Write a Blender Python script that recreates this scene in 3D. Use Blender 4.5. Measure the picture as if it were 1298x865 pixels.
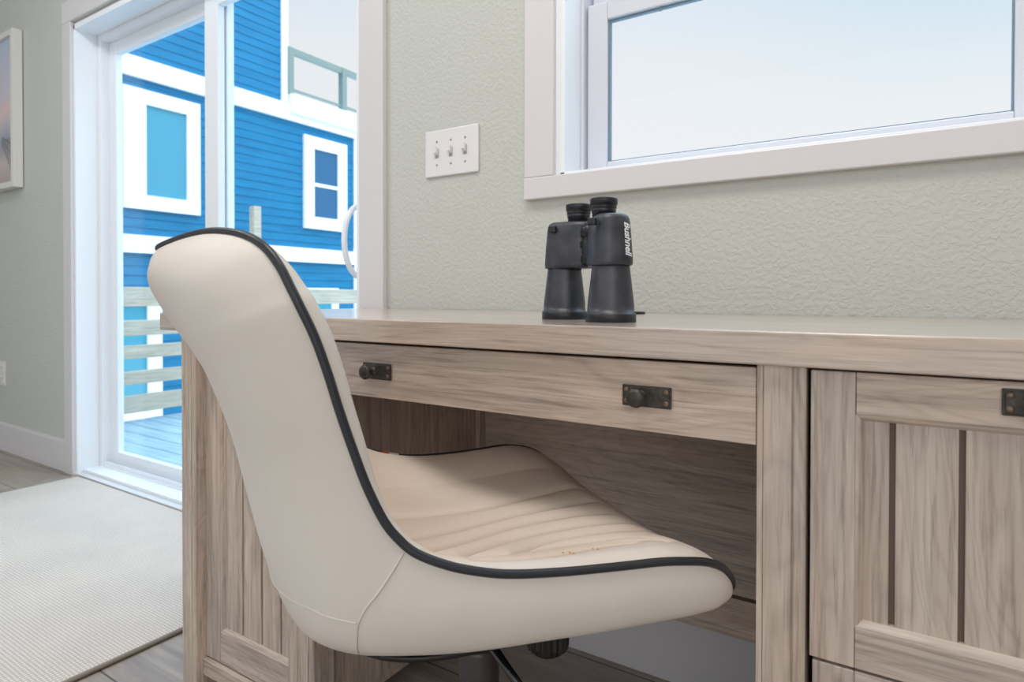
import bpy, bmesh, math, random
from mathutils import Vector, Matrix
for o in list(bpy.data.objects): bpy.data.objects.remove(o)
scene = bpy.context.scene
COL = scene.collection
random.seed(4)

# ------------------------------------------------------------------ camera
cd = bpy.data.cameras.new('camera'); cam = bpy.data.objects.new('camera', cd); COL.objects.link(cam)
F_PX, YAW, PITCH, ROLL, CY = 786.350063, 0.572892083, 0.0100886483, 0.00125095148, 382.476906
cd.sensor_fit = 'HORIZONTAL'; cd.sensor_width = 36.0
cd.lens = F_PX / 1298 * 36.0
cd.shift_y = -(432.5 - CY) / 1298
cd.dof.use_dof = True; cd.dof.focus_distance = 0.85; cd.dof.aperture_fstop = 8.0
cd.clip_start = 0.02; cd.clip_end = 200
fw = Vector((-math.sin(YAW) * math.cos(PITCH), math.cos(YAW) * math.cos(PITCH), -math.sin(PITCH)))
rt = Vector((math.cos(YAW), math.sin(YAW), 0)); up = rt.cross(fw)
r2 = rt * math.cos(ROLL) + up * math.sin(ROLL); u2 = up * math.cos(ROLL) - rt * math.sin(ROLL)
M = Matrix((r2, u2, -fw)).transposed().to_4x4()
M.translation = Vector((0, -1.25260553, 0.793924893))
cam.matrix_world = M
scene.camera = cam

# ------------------------------------------------------------------ world, lamps, exposure
scene.view_settings.view_transform = 'Standard'
scene.view_settings.look = 'None'
scene.view_settings.gamma = 1.0
scene.view_settings.use_curve_mapping = False
scene.view_settings.exposure = 0.0
world = bpy.data.worlds.new('world'); scene.world = world; world.use_nodes = True
nt = world.node_tree; nt.nodes.clear()
wo = nt.nodes.new('ShaderNodeOutputWorld'); bg = nt.nodes.new('ShaderNodeBackground')
tc = nt.nodes.new('ShaderNodeTexCoord'); sp = nt.nodes.new('ShaderNodeSeparateXYZ')
cr = nt.nodes.new('ShaderNodeValToRGB'); mr = nt.nodes.new('ShaderNodeMapRange')
nt.links.new(tc.outputs['Generated'], sp.inputs[0]); nt.links.new(sp.outputs['Z'], mr.inputs[0])
mr.inputs[1].default_value = -0.1; mr.inputs[2].default_value = 1.0
nt.links.new(mr.outputs[0], cr.inputs[0])
e = cr.color_ramp.elements
e[0].position = 0.0; e[0].color = (0.76, 0.78, 0.80, 1)
e[1].position = 1.0; e[1].color = (0.45, 0.68, 0.92, 1)
for pos, c in ((0.24, (0.80, 0.80, 0.80)), (0.40, (0.78, 0.79, 0.80)), (0.6, (0.56, 0.70, 0.82))):
    n = cr.color_ramp.elements.new(pos); n.color = (*c, 1)
mx_ = nt.nodes.new('ShaderNodeMapRange'); mx_.interpolation_type = 'SMOOTHSTEP'; nt.links.new(sp.outputs['X'], mx_.inputs[0])
mx_.inputs[1].default_value = -0.40; mx_.inputs[2].default_value = 0.25
mz_ = nt.nodes.new('ShaderNodeMapRange'); mz_.interpolation_type = 'SMOOTHSTEP'; nt.links.new(sp.outputs['Z'], mz_.inputs[0])
mz_.inputs[1].default_value = 0.20; mz_.inputs[2].default_value = 0.46
mm_ = nt.nodes.new('ShaderNodeMath'); mm_.operation = 'MULTIPLY'; nt.links.new(mx_.outputs[0], mm_.inputs[0]); nt.links.new(mz_.outputs[0], mm_.inputs[1])
mb_ = nt.nodes.new('ShaderNodeMix'); mb_.data_type = 'RGBA'; nt.links.new(mm_.outputs[0], mb_.inputs[0])
nt.links.new(cr.outputs[0], mb_.inputs[6]); mb_.inputs[7].default_value = (0.50, 0.69, 0.79, 1)     # clearer blue sky towards the right
nt.links.new(mb_.outputs[2], bg.inputs[0])
ms = nt.nodes.new('ShaderNodeMapRange'); nt.links.new(sp.outputs['Z'], ms.inputs[0])      # the sky is brightest high up
ms.inputs[1].default_value = 0.46; ms.inputs[2].default_value = 0.70; ms.inputs[3].default_value = 1.15; ms.inputs[4].default_value = 5.8
nt.links.new(ms.outputs[0], bg.inputs[1])
nt.links.new(bg.outputs[0], wo.inputs[0])

def area(name, loc, target, size, power, color, sy=None):
    l = bpy.data.lights.new(name, 'AREA'); l.energy = power; l.color = color; l.size = size
    if sy: l.shape = 'RECTANGLE'; l.size_y = sy
    o = bpy.data.objects.new(name, l); COL.objects.link(o); o.location = loc
    o.rotation_euler = (Vector(target) - Vector(loc)).to_track_quat('-Z', 'Y').to_euler()
    return o
area('ceiling_lamp', (-0.3, -1.05, 2.6), (-0.35, -0.95, 0), 0.8, 20, (1.0, 0.93, 0.87))
area('left_fill_light', (-2.1, -1.15, 2.62), (-2.9, -0.9, 0), 0.6, 16, (0.95, 0.98, 1.0))  # added fill to brighten the left wall, no known lamp there
area('rear_window_light', (1.6, -3.6, 1.7), (-0.6, -0.3, 0.6), 2.0, 20, (1.0, 0.95, 0.91))
sl = bpy.data.lights.new('sun', 'SUN'); sl.energy = 0.8; sl.angle = math.radians(8); sl.color = (1.0, 0.97, 0.92)
so = bpy.data.objects.new('sun', sl); COL.objects.link(so); so.location = (6, -6, 12)
so.rotation_euler = Vector((-0.80, 0.22, -0.60)).to_track_quat('-Z', 'Y').to_euler()

# ------------------------------------------------------------------ materials
def srgb(r, g, b):
    f = lambda c: (c / 255 / 12.92) if c / 255 <= 0.04045 else ((c / 255 + 0.055) / 1.055) ** 2.4
    return (f(r), f(g), f(b), 1)
def mat(name, col, rough=0.5, metal=0.0, spec=0.5, coat=0.0):
    m = bpy.data.materials.new(name); m.use_nodes = True
    b = m.node_tree.nodes['Principled BSDF']
    b.inputs['Base Color'].default_value = col; b.inputs['Roughness'].default_value = rough
    b.inputs['Metallic'].default_value = metal; b.inputs['Specular IOR Level'].default_value = spec
    b.inputs['Coat Weight'].default_value = coat
    return m
def N(m, t, **kw):
    n = m.node_tree.nodes.new(t)
    for k, v in kw.items(): setattr(n, k, v)
    return n
def L(m, a, b): m.node_tree.links.new(a, b)
def bump(m, height_socket, strength, dist):
    b = N(m, 'ShaderNodeBump'); b.inputs['Strength'].default_value = strength; b.inputs['Distance'].default_value = dist
    L(m, height_socket, b.inputs['Height']); L(m, b.outputs[0], m.node_tree.nodes['Principled BSDF'].inputs['Normal'])
def noise(m, vec, scale, detail=4, rough=0.5, dist=0.0):
    n = N(m, 'ShaderNodeTexNoise'); n.inputs['Scale'].default_value = scale
    n.inputs['Detail'].default_value = detail; n.inputs['Roughness'].default_value = rough
    n.inputs['Distortion'].default_value = dist
    L(m, vec, n.inputs['Vector']); return n
def ramp(m, fac, stops):
    r = N(m, 'ShaderNodeValToRGB'); el = r.color_ramp.elements
    el[0].position, el[0].color = stops[0]; el[1].position, el[1].color = stops[-1]
    for p, c in stops[1:-1]:
        x = el.new(p); x.color = c
    L(m, fac, r.inputs[0]); return r
def mapping(m, vec, scale=(1, 1, 1), rot=(0, 0, 0), loc=(0, 0, 0)):
    n = N(m, 'ShaderNodeMapping'); n.inputs['Scale'].default_value = scale
    n.inputs['Rotation'].default_value = rot; n.inputs['Location'].default_value = loc
    L(m, vec, n.inputs[0]); return n
def mix(m, a, b, fac, mode='MIX'):
    n = N(m, 'ShaderNodeMix', data_type='RGBA', blend_type=mode)
    for s, v in ((n.inputs[0], fac), (n.inputs[6], a), (n.inputs[7], b)):
        if hasattr(v, 'is_linked') or hasattr(v, 'links'): L(m, v, s)
        else: s.default_value = v
    return n.outputs[2]
def math_(m, op, a, b=None):
    n = N(m, 'ShaderNodeMath', operation=op)
    for s, v in zip(n.inputs, (a, b)):
        if v is None: continue
        if hasattr(v, 'links'): L(m, v, s)
        else: s.default_value = v
    return n.outputs[0]

def wood(name, axis, light, mid, dark, rough=0.42, knots=True, k=1.0):
    """weathered oak laminate, grain running along the given axis"""
    m = mat(name, mid, rough, spec=0.4)
    co = N(m, 'ShaderNodeTexCoord'); oi = N(m, 'ShaderNodeObjectInfo')
    off = N(m, 'ShaderNodeVectorMath', operation='SCALE'); cmb = N(m, 'ShaderNodeCombineXYZ')
    for i in range(3): L(m, oi.outputs['Random'], cmb.inputs[i])
    L(m, cmb.outputs[0], off.inputs[0]); off.inputs['Scale'].default_value = 17.0
    add = N(m, 'ShaderNodeVectorMath', operation='ADD'); L(m, co.outputs['Object'], add.inputs[0]); L(m, off.outputs[0], add.inputs[1])
    v = add.outputs[0]
    def st(a, b):
        s = [b, b, b]; s['XYZ'.index(axis)] = a; return tuple(s)
    big = noise(m, mapping(m, v, st(1.3, 7)).outputs[0], 1.0, 3, 0.5, 1.6)
    rings = math_(m, 'FRACT', math_(m, 'MULTIPLY', big.outputs[0], 16.0))
    rings = math_(m, 'ABSOLUTE', math_(m, 'SUBTRACT', rings, 0.5))
    fine = noise(m, mapping(m, v, st(7, 210)).outputs[0], 1.0, 5, 0.65, 0.3)
    mid_ = noise(m, mapping(m, v, st(3.2, 62)).outputs[0], 1.0, 4, 0.6, 0.8)
    patch = noise(m, mapping(m, v, st(1.5, 4)).outputs[0], 1.6, 2, 0.5, 0.5)
    base = ramp(m, mid_.outputs[0], [(0.27, dark), (0.5, mid), (0.74, light)]).outputs[0]
    g = ramp(m, rings, [(0.0, (0.74, 0.73, 0.72, 1)), (0.3, (1, 1, 1, 1)), (1.0, (1.03, 1.03, 1.03, 1))]).outputs[0]
    c = mix(m, base, g, 0.5 * k, 'MULTIPLY')
    fg = ramp(m, fine.outputs[0], [(0.34, (0.58, 0.56, 0.54, 1)), (0.5, (1, 1, 1, 1)), (0.75, (1.06, 1.06, 1.06, 1))]).outputs[0]
    c = mix(m, c, fg, 0.75 * k, 'MULTIPLY')
    pg = ramp(m, patch.outputs[0], [(0.35, (0.86, 0.88, 0.92, 1)), (0.65, (1.07, 1.02, 0.97, 1))]).outputs[0]
    c = mix(m, c, pg, 0.8, 'MULTIPLY')
    if knots:
        vo = N(m, 'ShaderNodeTexVoronoi', feature='F1'); vo.inputs['Scale'].default_value = 1.0
        dv = noise(m, v, 9, 2)
        ad = N(m, 'ShaderNodeVectorMath', operation='ADD'); sc = N(m, 'ShaderNodeVectorMath', operation='SCALE')
        L(m, dv.outputs['Color'], sc.inputs[0]); sc.inputs['Scale'].default_value = 0.12
        L(m, mapping(m, v, st(4.5, 9)).outputs[0], ad.inputs[0]); L(m, sc.outputs[0], ad.inputs[1])
        L(m, ad.outputs[0], vo.inputs['Vector'])
        kn = ramp(m, vo.outputs['Distance'], [(0.0, (0.30, 0.22, 0.17, 1)), (0.045, (0.55, 0.46, 0.40, 1)), (0.09, (1, 1, 1, 1))]).outputs[0]
        c = mix(m, c, kn, 0.75, 'MULTIPLY')
    L(m, c, m.node_tree.nodes['Principled BSDF'].inputs['Base Color'])
    if rough > 0.2: bump(m, fine.outputs[0], 0.25, 0.0008)
    return m

WL, WM, WD = srgb(212, 198, 186), srgb(196, 180, 167), srgb(176, 160, 149)
groove_m = mat('dark_brown_groove', srgb(112, 96, 84), 0.6)
wx = wood('oak_grain_along_x', 'X', WL, WM, WD)
wz = wood('oak_grain_vertical', 'Z', WL, WM, WD)
wy = wood('oak_grain_along_y', 'Y', WL, WM, WD)
wtop = wood('oak_desktop', 'X', srgb(214, 196, 182), srgb(200, 183, 169), srgb(184, 166, 152), rough=0.16, knots=False, k=0.7)
wtop.node_tree.nodes['Principled BSDF'].inputs['Coat Weight'].default_value = 0.7
wtop.node_tree.nodes['Principled BSDF'].inputs['Coat Roughness'].default_value = 0.30

trimw = mat('white_trim_paint', srgb(216, 213, 215), 0.32, spec=0.5)
vinyl = mat('white_vinyl_frame', srgb(236, 240, 246), 0.3)
plastic_w = mat('white_plastic', srgb(226, 224, 226), 0.3)
slot_m = mat('mid_grey_plastic', srgb(150, 148, 150), 0.5)  # grey for the slots and the switch plate screws
black_m = mat('black_plastic', srgb(22, 22, 24), 0.38)
black_metal = mat('black_enamel_metal', srgb(20, 20, 22), 0.18, spec=0.7)
tube_m = mat('dark_brown_metal', srgb(72, 66, 66), 0.35, metal=0.3)
chrome = mat('chrome', srgb(190, 195, 200), 0.15, metal=1.0)
pipe_m = mat('black_piping', srgb(40, 42, 48), 0.38)
jamb_m = mat('white_jamb_daylit', srgb(240, 243, 248), 0.3)  # trim paint made whiter, daylight on the jambs put into the colour
sash_m = mat('white_sash_vinyl', srgb(214, 217, 226), 0.35)
gasket = mat('blue_grey_gasket', srgb(118, 138, 152), 0.5)

# painted textured wall
wall_m = mat('sage_grey_wall_paint', srgb(197, 199, 194), 0.55, spec=0.3)
c = N(wall_m, 'ShaderNodeTexCoord')
n1 = noise(wall_m, c.outputs['Object'], 105, 4, 0.5, 0.3); n2 = noise(wall_m, c.outputs['Object'], 260, 3, 0.5)
r1 = ramp(wall_m, n1.outputs[0], [(0.42, (0, 0, 0, 1)), (0.58, (1, 1, 1, 1))])
hh = math_(wall_m, 'ADD', math_(wall_m, 'MULTIPLY', r1.outputs[0], 0.8), math_(wall_m, 'MULTIPLY', n2.outputs[0], 0.4))
bump(wall_m, hh, 0.5, 0.0018)
ceil_m = mat('white_ceiling_paint', srgb(235, 234, 230), 0.7)

# floor planks
floor_m = mat('grey_wood_plank_floor', srgb(160, 150, 145), 0.38)
c = N(floor_m, 'ShaderNodeTexCoord')
br = N(floor_m, 'ShaderNodeTexBrick'); br.offset = 0.37; br.offset_frequency = 2
L(floor_m, mapping(floor_m, c.outputs['Object'], (1, 1, 1), (0, 0, 0), (0.25, 0.03, 0)).outputs[0], br.inputs['Vector'])
br.inputs['Scale'].default_value = 1.0; br.inputs['Brick Width'].default_value = 1.2; br.inputs['Row Height'].default_value = 0.2
br.inputs['Mortar Size'].default_value = 0.0022; br.inputs['Mortar Smooth'].default_value = 0.2
br.inputs['Color1'].default_value = srgb(192, 182, 174); br.inputs['Color2'].default_value = srgb(160, 149, 140)
br.inputs['Mortar'].default_value = srgb(88, 80, 76)
g1 = noise(floor_m, mapping(floor_m, c.outputs['Object'], (2.5, 30, 1)).outputs[0], 1, 5, 0.6, 1.2)
g2 = noise(floor_m, mapping(floor_m, c.outputs['Object'], (2, 6, 1)).outputs[0], 1.2, 3, 0.5, 1.0)
gr = ramp(floor_m, g1.outputs[0], [(0.3, (0.72, 0.70, 0.69, 1)), (0.7, (1.15, 1.14, 1.13, 1))]).outputs[0]
gp = ramp(floor_m, g2.outputs[0], [(0.3, (0.78, 0.78, 0.80, 1)), (0.7, (1.12, 1.10, 1.07, 1))]).outputs[0]
cc = mix(floor_m, mix(floor_m, br.outputs[0], gr, 0.85, 'MULTIPLY'), gp, 0.9, 'MULTIPLY')
L(floor_m, cc, floor_m.node_tree.nodes['Principled BSDF'].inputs['Base Color'])

# woven rug
rug_m = mat('cream_woven_wool', srgb(216, 208, 200), 0.95, spec=0.1)
c = N(rug_m, 'ShaderNodeTexCoord')
w1 = N(rug_m, 'ShaderNodeTexWave', bands_direction='X'); w2 = N(rug_m, 'ShaderNodeTexWave', bands_direction='Y')
for w, s in ((w1, 34), (w2, 42)):
    w.inputs['Scale'].default_value = s; w.inputs['Distortion'].default_value = 1.2; w.inputs['Detail'].default_value = 2
    w.inputs['Detail Scale'].default_value = 2
    L(rug_m, c.outputs['Object'], w.inputs['Vector'])
wm = math_(rug_m, 'MULTIPLY', w1.outputs['Fac'], w2.outputs['Fac'])
rn = noise(rug_m, c.outputs['Object'], 5, 3)
rc = ramp(rug_m, wm, [(0.0, srgb(194, 182, 173)), (0.5, srgb(232, 221, 213))]).outputs[0]
rc = mix(rug_m, rc, ramp(rug_m, rn.outputs[0], [(0.3, (0.94, 0.94, 0.95, 1)), (0.7, (1.02, 1.02, 1.01, 1))]).outputs[0], 1.0, 'MULTIPLY')
L(rug_m, rc, rug_m.node_tree.nodes['Principled BSDF'].inputs['Base Color'])
bump(rug_m, wm, 0.8, 0.002)
rug_edge = mat('taupe_rug_binding', srgb(150, 138, 128), 0.9, spec=0.1)

# leather
def leather(name, col, bs=0.12):
    m = mat(name, col, 0.5, spec=0.4)
    c = N(m, 'ShaderNodeTexCoord'); n = noise(m, c.outputs['Object'], 420, 4, 0.6)
    n3 = noise(m, c.outputs['Object'], 7, 3)
    L(m, mix(m, col, ramp(m, n3.outputs[0], [(0.35, (0.965, 0.96, 0.95, 1)), (0.65, (1.01, 1.01, 1.01, 1))]).outputs[0], 1.0, 'MULTIPLY'),
      m.node_tree.nodes['Principled BSDF'].inputs['Base Color'])
    bump(m, n.outputs[0], bs, 0.0006); return m
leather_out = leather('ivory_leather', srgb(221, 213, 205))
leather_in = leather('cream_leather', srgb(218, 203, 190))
seam_m = mat('ivory_seam_leather', srgb(214, 208, 196), 0.5)
thread_m = mat('cream_thread', srgb(214, 206, 190), 0.8)
rubber = mat('black_rubber_armour', srgb(44, 48, 55), 0.40, spec=0.6)
c = N(rubber, 'ShaderNodeTexCoord'); n = noise(rubber, c.outputs['Object'], 900, 3); bump(rubber, n.outputs[0], 0.25, 0.0004)
nn = noise(rubber, c.outputs['Object'], 30, 4)
L(rubber, ramp(rubber, nn.outputs[0], [(0.35, srgb(38, 42, 52)), (0.7, srgb(70, 70, 78))]).outputs[0], rubber.node_tree.nodes['Principled BSDF'].inputs['Base Color'])
rubber_dark = mat('dark_rubber', srgb(30, 33, 40), 0.4)
white_ink = mat('white_print', srgb(240, 242, 245), 0.5)
iron = mat('dark_bronze_iron', srgb(72, 68, 64), 0.5, metal=0.55)
c = N(iron, 'ShaderNodeTexCoord'); n = noise(iron, c.outputs['Object'], 160, 4)
L(iron, ramp(iron, n.outputs[0], [(0.3, srgb(56, 53, 50)), (0.75, srgb(88, 83, 77))]).outputs[0], iron.node_tree.nodes['Principled BSDF'].inputs['Base Color'])
screw_m = mat('brass_screw', srgb(122, 104, 88), 0.45, metal=0.7)

def glass(name, tint, refl=0.10):
    m = bpy.data.materials.new(name); m.use_nodes = True; t = m.node_tree; t.nodes.clear()
    o = t.nodes.new('ShaderNodeOutputMaterial'); mx = t.nodes.new('ShaderNodeMixShader')
    tr = t.nodes.new('ShaderNodeBsdfTransparent'); gl = t.nodes.new('ShaderNodeBsdfGlossy'); lw = t.nodes.new('ShaderNodeLayerWeight'); fr = t.nodes.new('ShaderNodeMath'); f2 = t.nodes.new('ShaderNodeMath')
    tr.inputs[0].default_value = (*tint, 1); gl.inputs['Roughness'].default_value = 0.01; lw.inputs[0].default_value = 0.5
    f2.operation = 'POWER'; f2.inputs[1].default_value = 5.0; t.links.new(lw.outputs['Facing'], f2.inputs[0])
    fr.operation = 'MULTIPLY_ADD'; fr.inputs[1].default_value = 0.6; fr.inputs[2].default_value = 0.025; t.links.new(f2.outputs[0], fr.inputs[0])
    t.links.new(fr.outputs[0], mx.inputs[0]); t.links.new(tr.outputs[0], mx.inputs[1]); t.links.new(gl.outputs[0], mx.inputs[2])
    t.links.new(mx.outputs[0], o.inputs[0]); return m
glass_m = glass('clear_glass', (0.97, 0.985, 1.0))

# outdoors
blue_m = mat('bright_blue_siding', srgb(3, 116, 164), 0.55, spec=0.3)
c = N(blue_m, 'ShaderNodeTexCoord'); n = noise(blue_m, mapping(blue_m, c.outputs['Object'], (1, 1.5, 14)).outputs[0], 1.5, 4)
L(blue_m, ramp(blue_m, n.outputs[0], [(0.3, srgb(2, 110, 158)), (0.7, srgb(8, 126, 174))]).outputs[0], blue_m.node_tree.nodes['Principled BSDF'].inputs['Base Color'])
hwhite = mat('white_house_trim', srgb(244, 246, 250), 0.5)
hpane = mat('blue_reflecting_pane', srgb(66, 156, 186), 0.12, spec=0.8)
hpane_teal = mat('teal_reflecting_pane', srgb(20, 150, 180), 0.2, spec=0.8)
railw = wood('pale_deck_rail_wood', 'Y', srgb(214, 204, 190), srgb(196, 186, 170), srgb(172, 162, 146), 0.7, False, 0.6)
green_rail = mat('grey_green_rail_paint', srgb(132, 146, 142), 0.6)
deck_m = mat('blue_grey_deck_boards', srgb(150, 176, 194), 0.45)
c = N(deck_m, 'ShaderNodeTexCoord'); n = noise(deck_m, mapping(deck_m, c.outputs['Object'], (3, 40, 1)).outputs[0], 1, 4)
L(deck_m, ramp(deck_m, n.outputs[0], [(0.3, srgb(138, 168, 188)), (0.7, srgb(180, 202, 214))]).outputs[0], deck_m.node_tree.nodes['Principled BSDF'].inputs['Base Color'])
sand_m = mat('pale_sand', srgb(226, 220, 208), 0.9)

# ------------------------------------------------------------------ mesh helpers
def bx(bm, x0, x1, y0, y1, z0, z1, bev=0.0, mi=0, seg=2):
    r = bmesh.ops.create_cube(bm, size=1.0); vs = r['verts']
    for v in vs:
        v.co = Vector(((x0 + x1) / 2 + v.co.x * (x1 - x0), (y0 + y1) / 2 + v.co.y * (y1 - y0), (z0 + z1) / 2 + v.co.z * (z1 - z0)))
    fs = set(f for v in vs for f in v.link_faces)
    for f in fs: f.material_index = mi
    if bev > 0:
        es = list(set(e for v in vs for e in v.link_edges))
        rr = bmesh.ops.bevel(bm, geom=es, offset=bev, segments=seg, profile=0.5, affect='EDGES')
        for f in rr['faces']: f.material_index = mi
def frame_between(a, b):
    d = (b - a).normalized()
    x = d.orthogonal().normalized(); return x, d.cross(x)
def cone(bm, a, b, ra, rb, n=32, mi=0, caps=True):
    a = Vector(a); b = Vector(b); x, y = frame_between(a, b)
    ra_, rb_ = [], []
    for i in range(n):
        t = 2 * math.pi * i / n; d = x * math.cos(t) + y * math.sin(t)
        ra_.append(bm.verts.new(a + d * ra)); rb_.append(bm.verts.new(b + d * rb))
    for i in range(n):
        j = (i + 1) % n; f = bm.faces.new((ra_[i], ra_[j], rb_[j], rb_[i])); f.material_index = mi; f.smooth = True
    if caps:
        f = bm.faces.new(list(reversed(ra_))); f.material_index = mi
        f = bm.faces.new(rb_); f.material_index = mi
def lathe(bm, base, axis, prof, n=40, mi=0):
    """prof: (distance along the axis, radius) pairs"""
    base = Vector(base); axis = Vector(axis).normalized(); x = axis.orthogonal().normalized(); y = axis.cross(x)
    rings = []
    for h, r in prof:
        if r <= 1e-6: rings.append([bm.verts.new(base + axis * h)])
        else: rings.append([bm.verts.new(base + axis * h + (x * math.cos(2 * math.pi * i / n) + y * math.sin(2 * math.pi * i / n)) * r) for i in range(n)])
    for A, B in zip(rings, rings[1:]):
        for i in range(n):
            j = (i + 1) % n
            vs = [A[i % len(A)], A[j % len(A)], B[j % len(B)], B[i % len(B)]]
            u = []
            for v in vs:
                if v not in u: u.append(v)
            if len(u) > 2:
                f = bm.faces.new(u); f.material_index = mi; f.smooth = True
def tube(bm, pts, r, n=10, closed=False, mi=0):
    pts = [Vector(p) for p in pts]; m = len(pts); rings = []; prev = None
    for i, p in enumerate(pts):
        if closed: d = pts[(i + 1) % m] - pts[i - 1]
        else: d = pts[min(i + 1, m - 1)] - pts[max(i - 1, 0)]
        d.normalize()
        if prev is None: x = d.orthogonal().normalized()
        else: x = (prev - d * prev.dot(d)).normalized()
        prev = x; y = d.cross(x)
        rings.append([bm.verts.new(p + (x * math.cos(2 * math.pi * k / n) + y * math.sin(2 * math.pi * k / n)) * r) for k in range(n)])
    rng = range(m if closed else m - 1)
    for i in rng:
        A, B = rings[i], rings[(i + 1) % m]
        for k in range(n):
            f = bm.faces.new((A[k], A[(k + 1) % n], B[(k + 1) % n], B[k])); f.smooth = True; f.material_index = mi
    if not closed:
        bm.faces.new(list(reversed(rings[0]))).material_index = mi; bm.faces.new(rings[-1]).material_index = mi
def obj(name, bm, m, parent=None, local=False, label=None):
    me = bpy.data.meshes.new(name)
    bmesh.ops.recalc_face_normals(bm, faces=bm.faces[:])
    o = bpy.data.objects.new(name, me); COL.objects.link(o)
    if parent is not None:
        o.parent = parent
        if not local:
            w = Vector((0, 0, 0)); p = parent
            while p: w += p.location; p = p.parent
            bmesh.ops.translate(bm, vec=-w, verts=bm.verts[:])
    bm.to_mesh(me); bm.free()
    for x in (m if isinstance(m, (list, tuple)) else [m]): me.materials.append(x)
    if label: o['label'] = label
    return o
def boxobj(name, dims, m, parent=None, bev=0.0, label=None):
    bm = bmesh.new(); bx(bm, *dims, bev=bev); return obj(name, bm, m, parent, label=label)
def tag(o, label, cat, group=None, kind=None):
    o['label'] = label; o['category'] = cat
    if group: o['group'] = group
    if kind: o['kind'] = kind
    return o
def thing(name, label, cat, loc=(0, 0, 0), rz=0.0):
    o = bpy.data.objects.new(name, None); COL.objects.link(o); o.location = loc; o.rotation_euler = (0, 0, rz)
    o.empty_display_size = 0.1
    return tag(o, label, cat)
def struct(o, label=None):
    o['kind'] = 'structure'
    if label: o['label'] = label
    return o

# ------------------------------------------------------------------ room shell
DX0, DX1, DZ = -3.10, -1.31, 1.975     # sliding-door opening
WX0, WX1, WZ0, WZ1 = -0.678, 0.235, 1.066, 2.0   # window opening
T = 0.16                                          # wall thickness
XL, XR, YB, CH = -5.4, 2.6, -4.4, 2.75
bm = bmesh.new()
for a in ((XL, DX0, 0, T, 0, CH), (DX0, DX1, 0, T, DZ, CH), (DX1, WX0, 0, T, 0, CH), (WX0, WX1, 0, T, 0, WZ0), (WX0, WX1, 0, T, WZ1, CH), (WX1, XR, 0, T, 0, CH)):
    bx(bm, *a)
bx(bm, DX0, DX1, 0, T, -0.2, -0.002)
struct(obj('wall_back', bm, wall_m), 'sage grey textured wall holding the sliding door and the window')
bm = bmesh.new(); bx(bm, XL, XR, YB, 0.0, -0.04, 0.0); struct(obj('floor', bm, floor_m), 'grey wood-look plank floor')
bm = bmesh.new(); bx(bm, XL, XR, YB, T, CH, CH + 0.1); struct(obj('ceiling', bm, ceil_m), 'white ceiling')
bm = bmesh.new(); bx(bm, XL - 0.1, XL, YB, T, 0, CH); struct(obj('wall_left', bm, wall_m), 'sage grey wall at the far left end')
bm = bmesh.new(); bx(bm, XR, XR + 0.1, YB, T, 0, CH); struct(obj('wall_right', bm, wall_m), 'sage grey wall at the right end')

# baseboards
def baseboard(name, x0, x1):
    bm = bmesh.new(); bx(bm, x0, x1, -0.014, 0, 0, 0.136, 0.003); bx(bm, x0, x1, -0.010, 0, 0.13, 0.142, 0.002)
    return struct(obj(name, bm, trimw), 'white painted baseboard')
baseboard('baseboard_left', XL, -3.166); baseboard('baseboard_right', -1.217, XR)

# door casing (outer frame boards) and jamb
def trim(name, dims, lab): return struct(boxobj(name, dims, trimw, bev=0.0025), lab)
trim('trim_1', (-3.167, -3.088, -0.018, 0, 0, 1.986), 'white casing board left of the sliding door')
trim('trim_2', (-1.310, -1.217, -0.018, 0, 0, 1.986), 'white casing board right of the sliding door')
trim('trim_3', (-3.167, -1.217, -0.019, 0, 1.986, 2.080), 'white casing board above the sliding door')
bm = bmesh.new()
bx(bm, -3.10, -3.076, -0.004, 0.085, 0, DZ, 0.001); bx(bm, -1.334, -1.31, -0.004, 0.085, 0, DZ, 0.001); bx(bm, -3.10, -1.31, -0.004, 0.085, DZ - 0.022, DZ + 0.001, 0.001)
struct(obj('trim_4', bm, jamb_m), 'white jamb lining of the sliding door')

struct(boxobj('trim_10', (-3.099, -1.311, -0.014, 0.10, -0.001, 0.012), trimw, bev=0.002), 'white sill strip under the sliding door')
# window casing and jamb lining
trim('trim_5', (-0.764, -0.686, -0.018, 0, 1.067, WZ1 + 0.085), 'white casing board left of the window')
trim('trim_6', (WX1 + 0.008, WX1 + 0.086, -0.018, 0, 1.067, WZ1 + 0.085), 'white casing board right of the window')
trim('trim_7', (-0.765, WX1 + 0.087, -0.0185, 0, 1.0165, 1.067), 'white casing board under the window')
trim('trim_8', (-0.765, WX1 + 0.087, -0.019, 0, WZ1 - 0.005, WZ1 + 0.09), 'white casing board above the window')
bm = bmesh.new()
bx(bm, WX0 - 0.0095, WX0 + 0.004, -0.005, -0.0005, WZ0 - 0.004, WZ1, 0.001); bx(bm, WX1 - 0.004, WX1 + 0.0095, -0.005, -0.0005, WZ0 - 0.004, WZ1, 0.001)
bx(bm, WX0, WX0 + 0.014, -0.004, 0.150, WZ0, WZ1, 0.001); bx(bm, WX1 - 0.014, WX1, -0.004, 0.150, WZ0, WZ1, 0.001)
bx(bm, WX0, WX1, -0.004, 0.150, WZ1 - 0.014, WZ1, 0.001); bx(bm, WX0, WX1, -0.004, 0.150, WZ0 - 0.004, WZ0 + 0.008, 0.001)
struct(obj('trim_9', bm, jamb_m), 'white jamb lining of the window')

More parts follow.
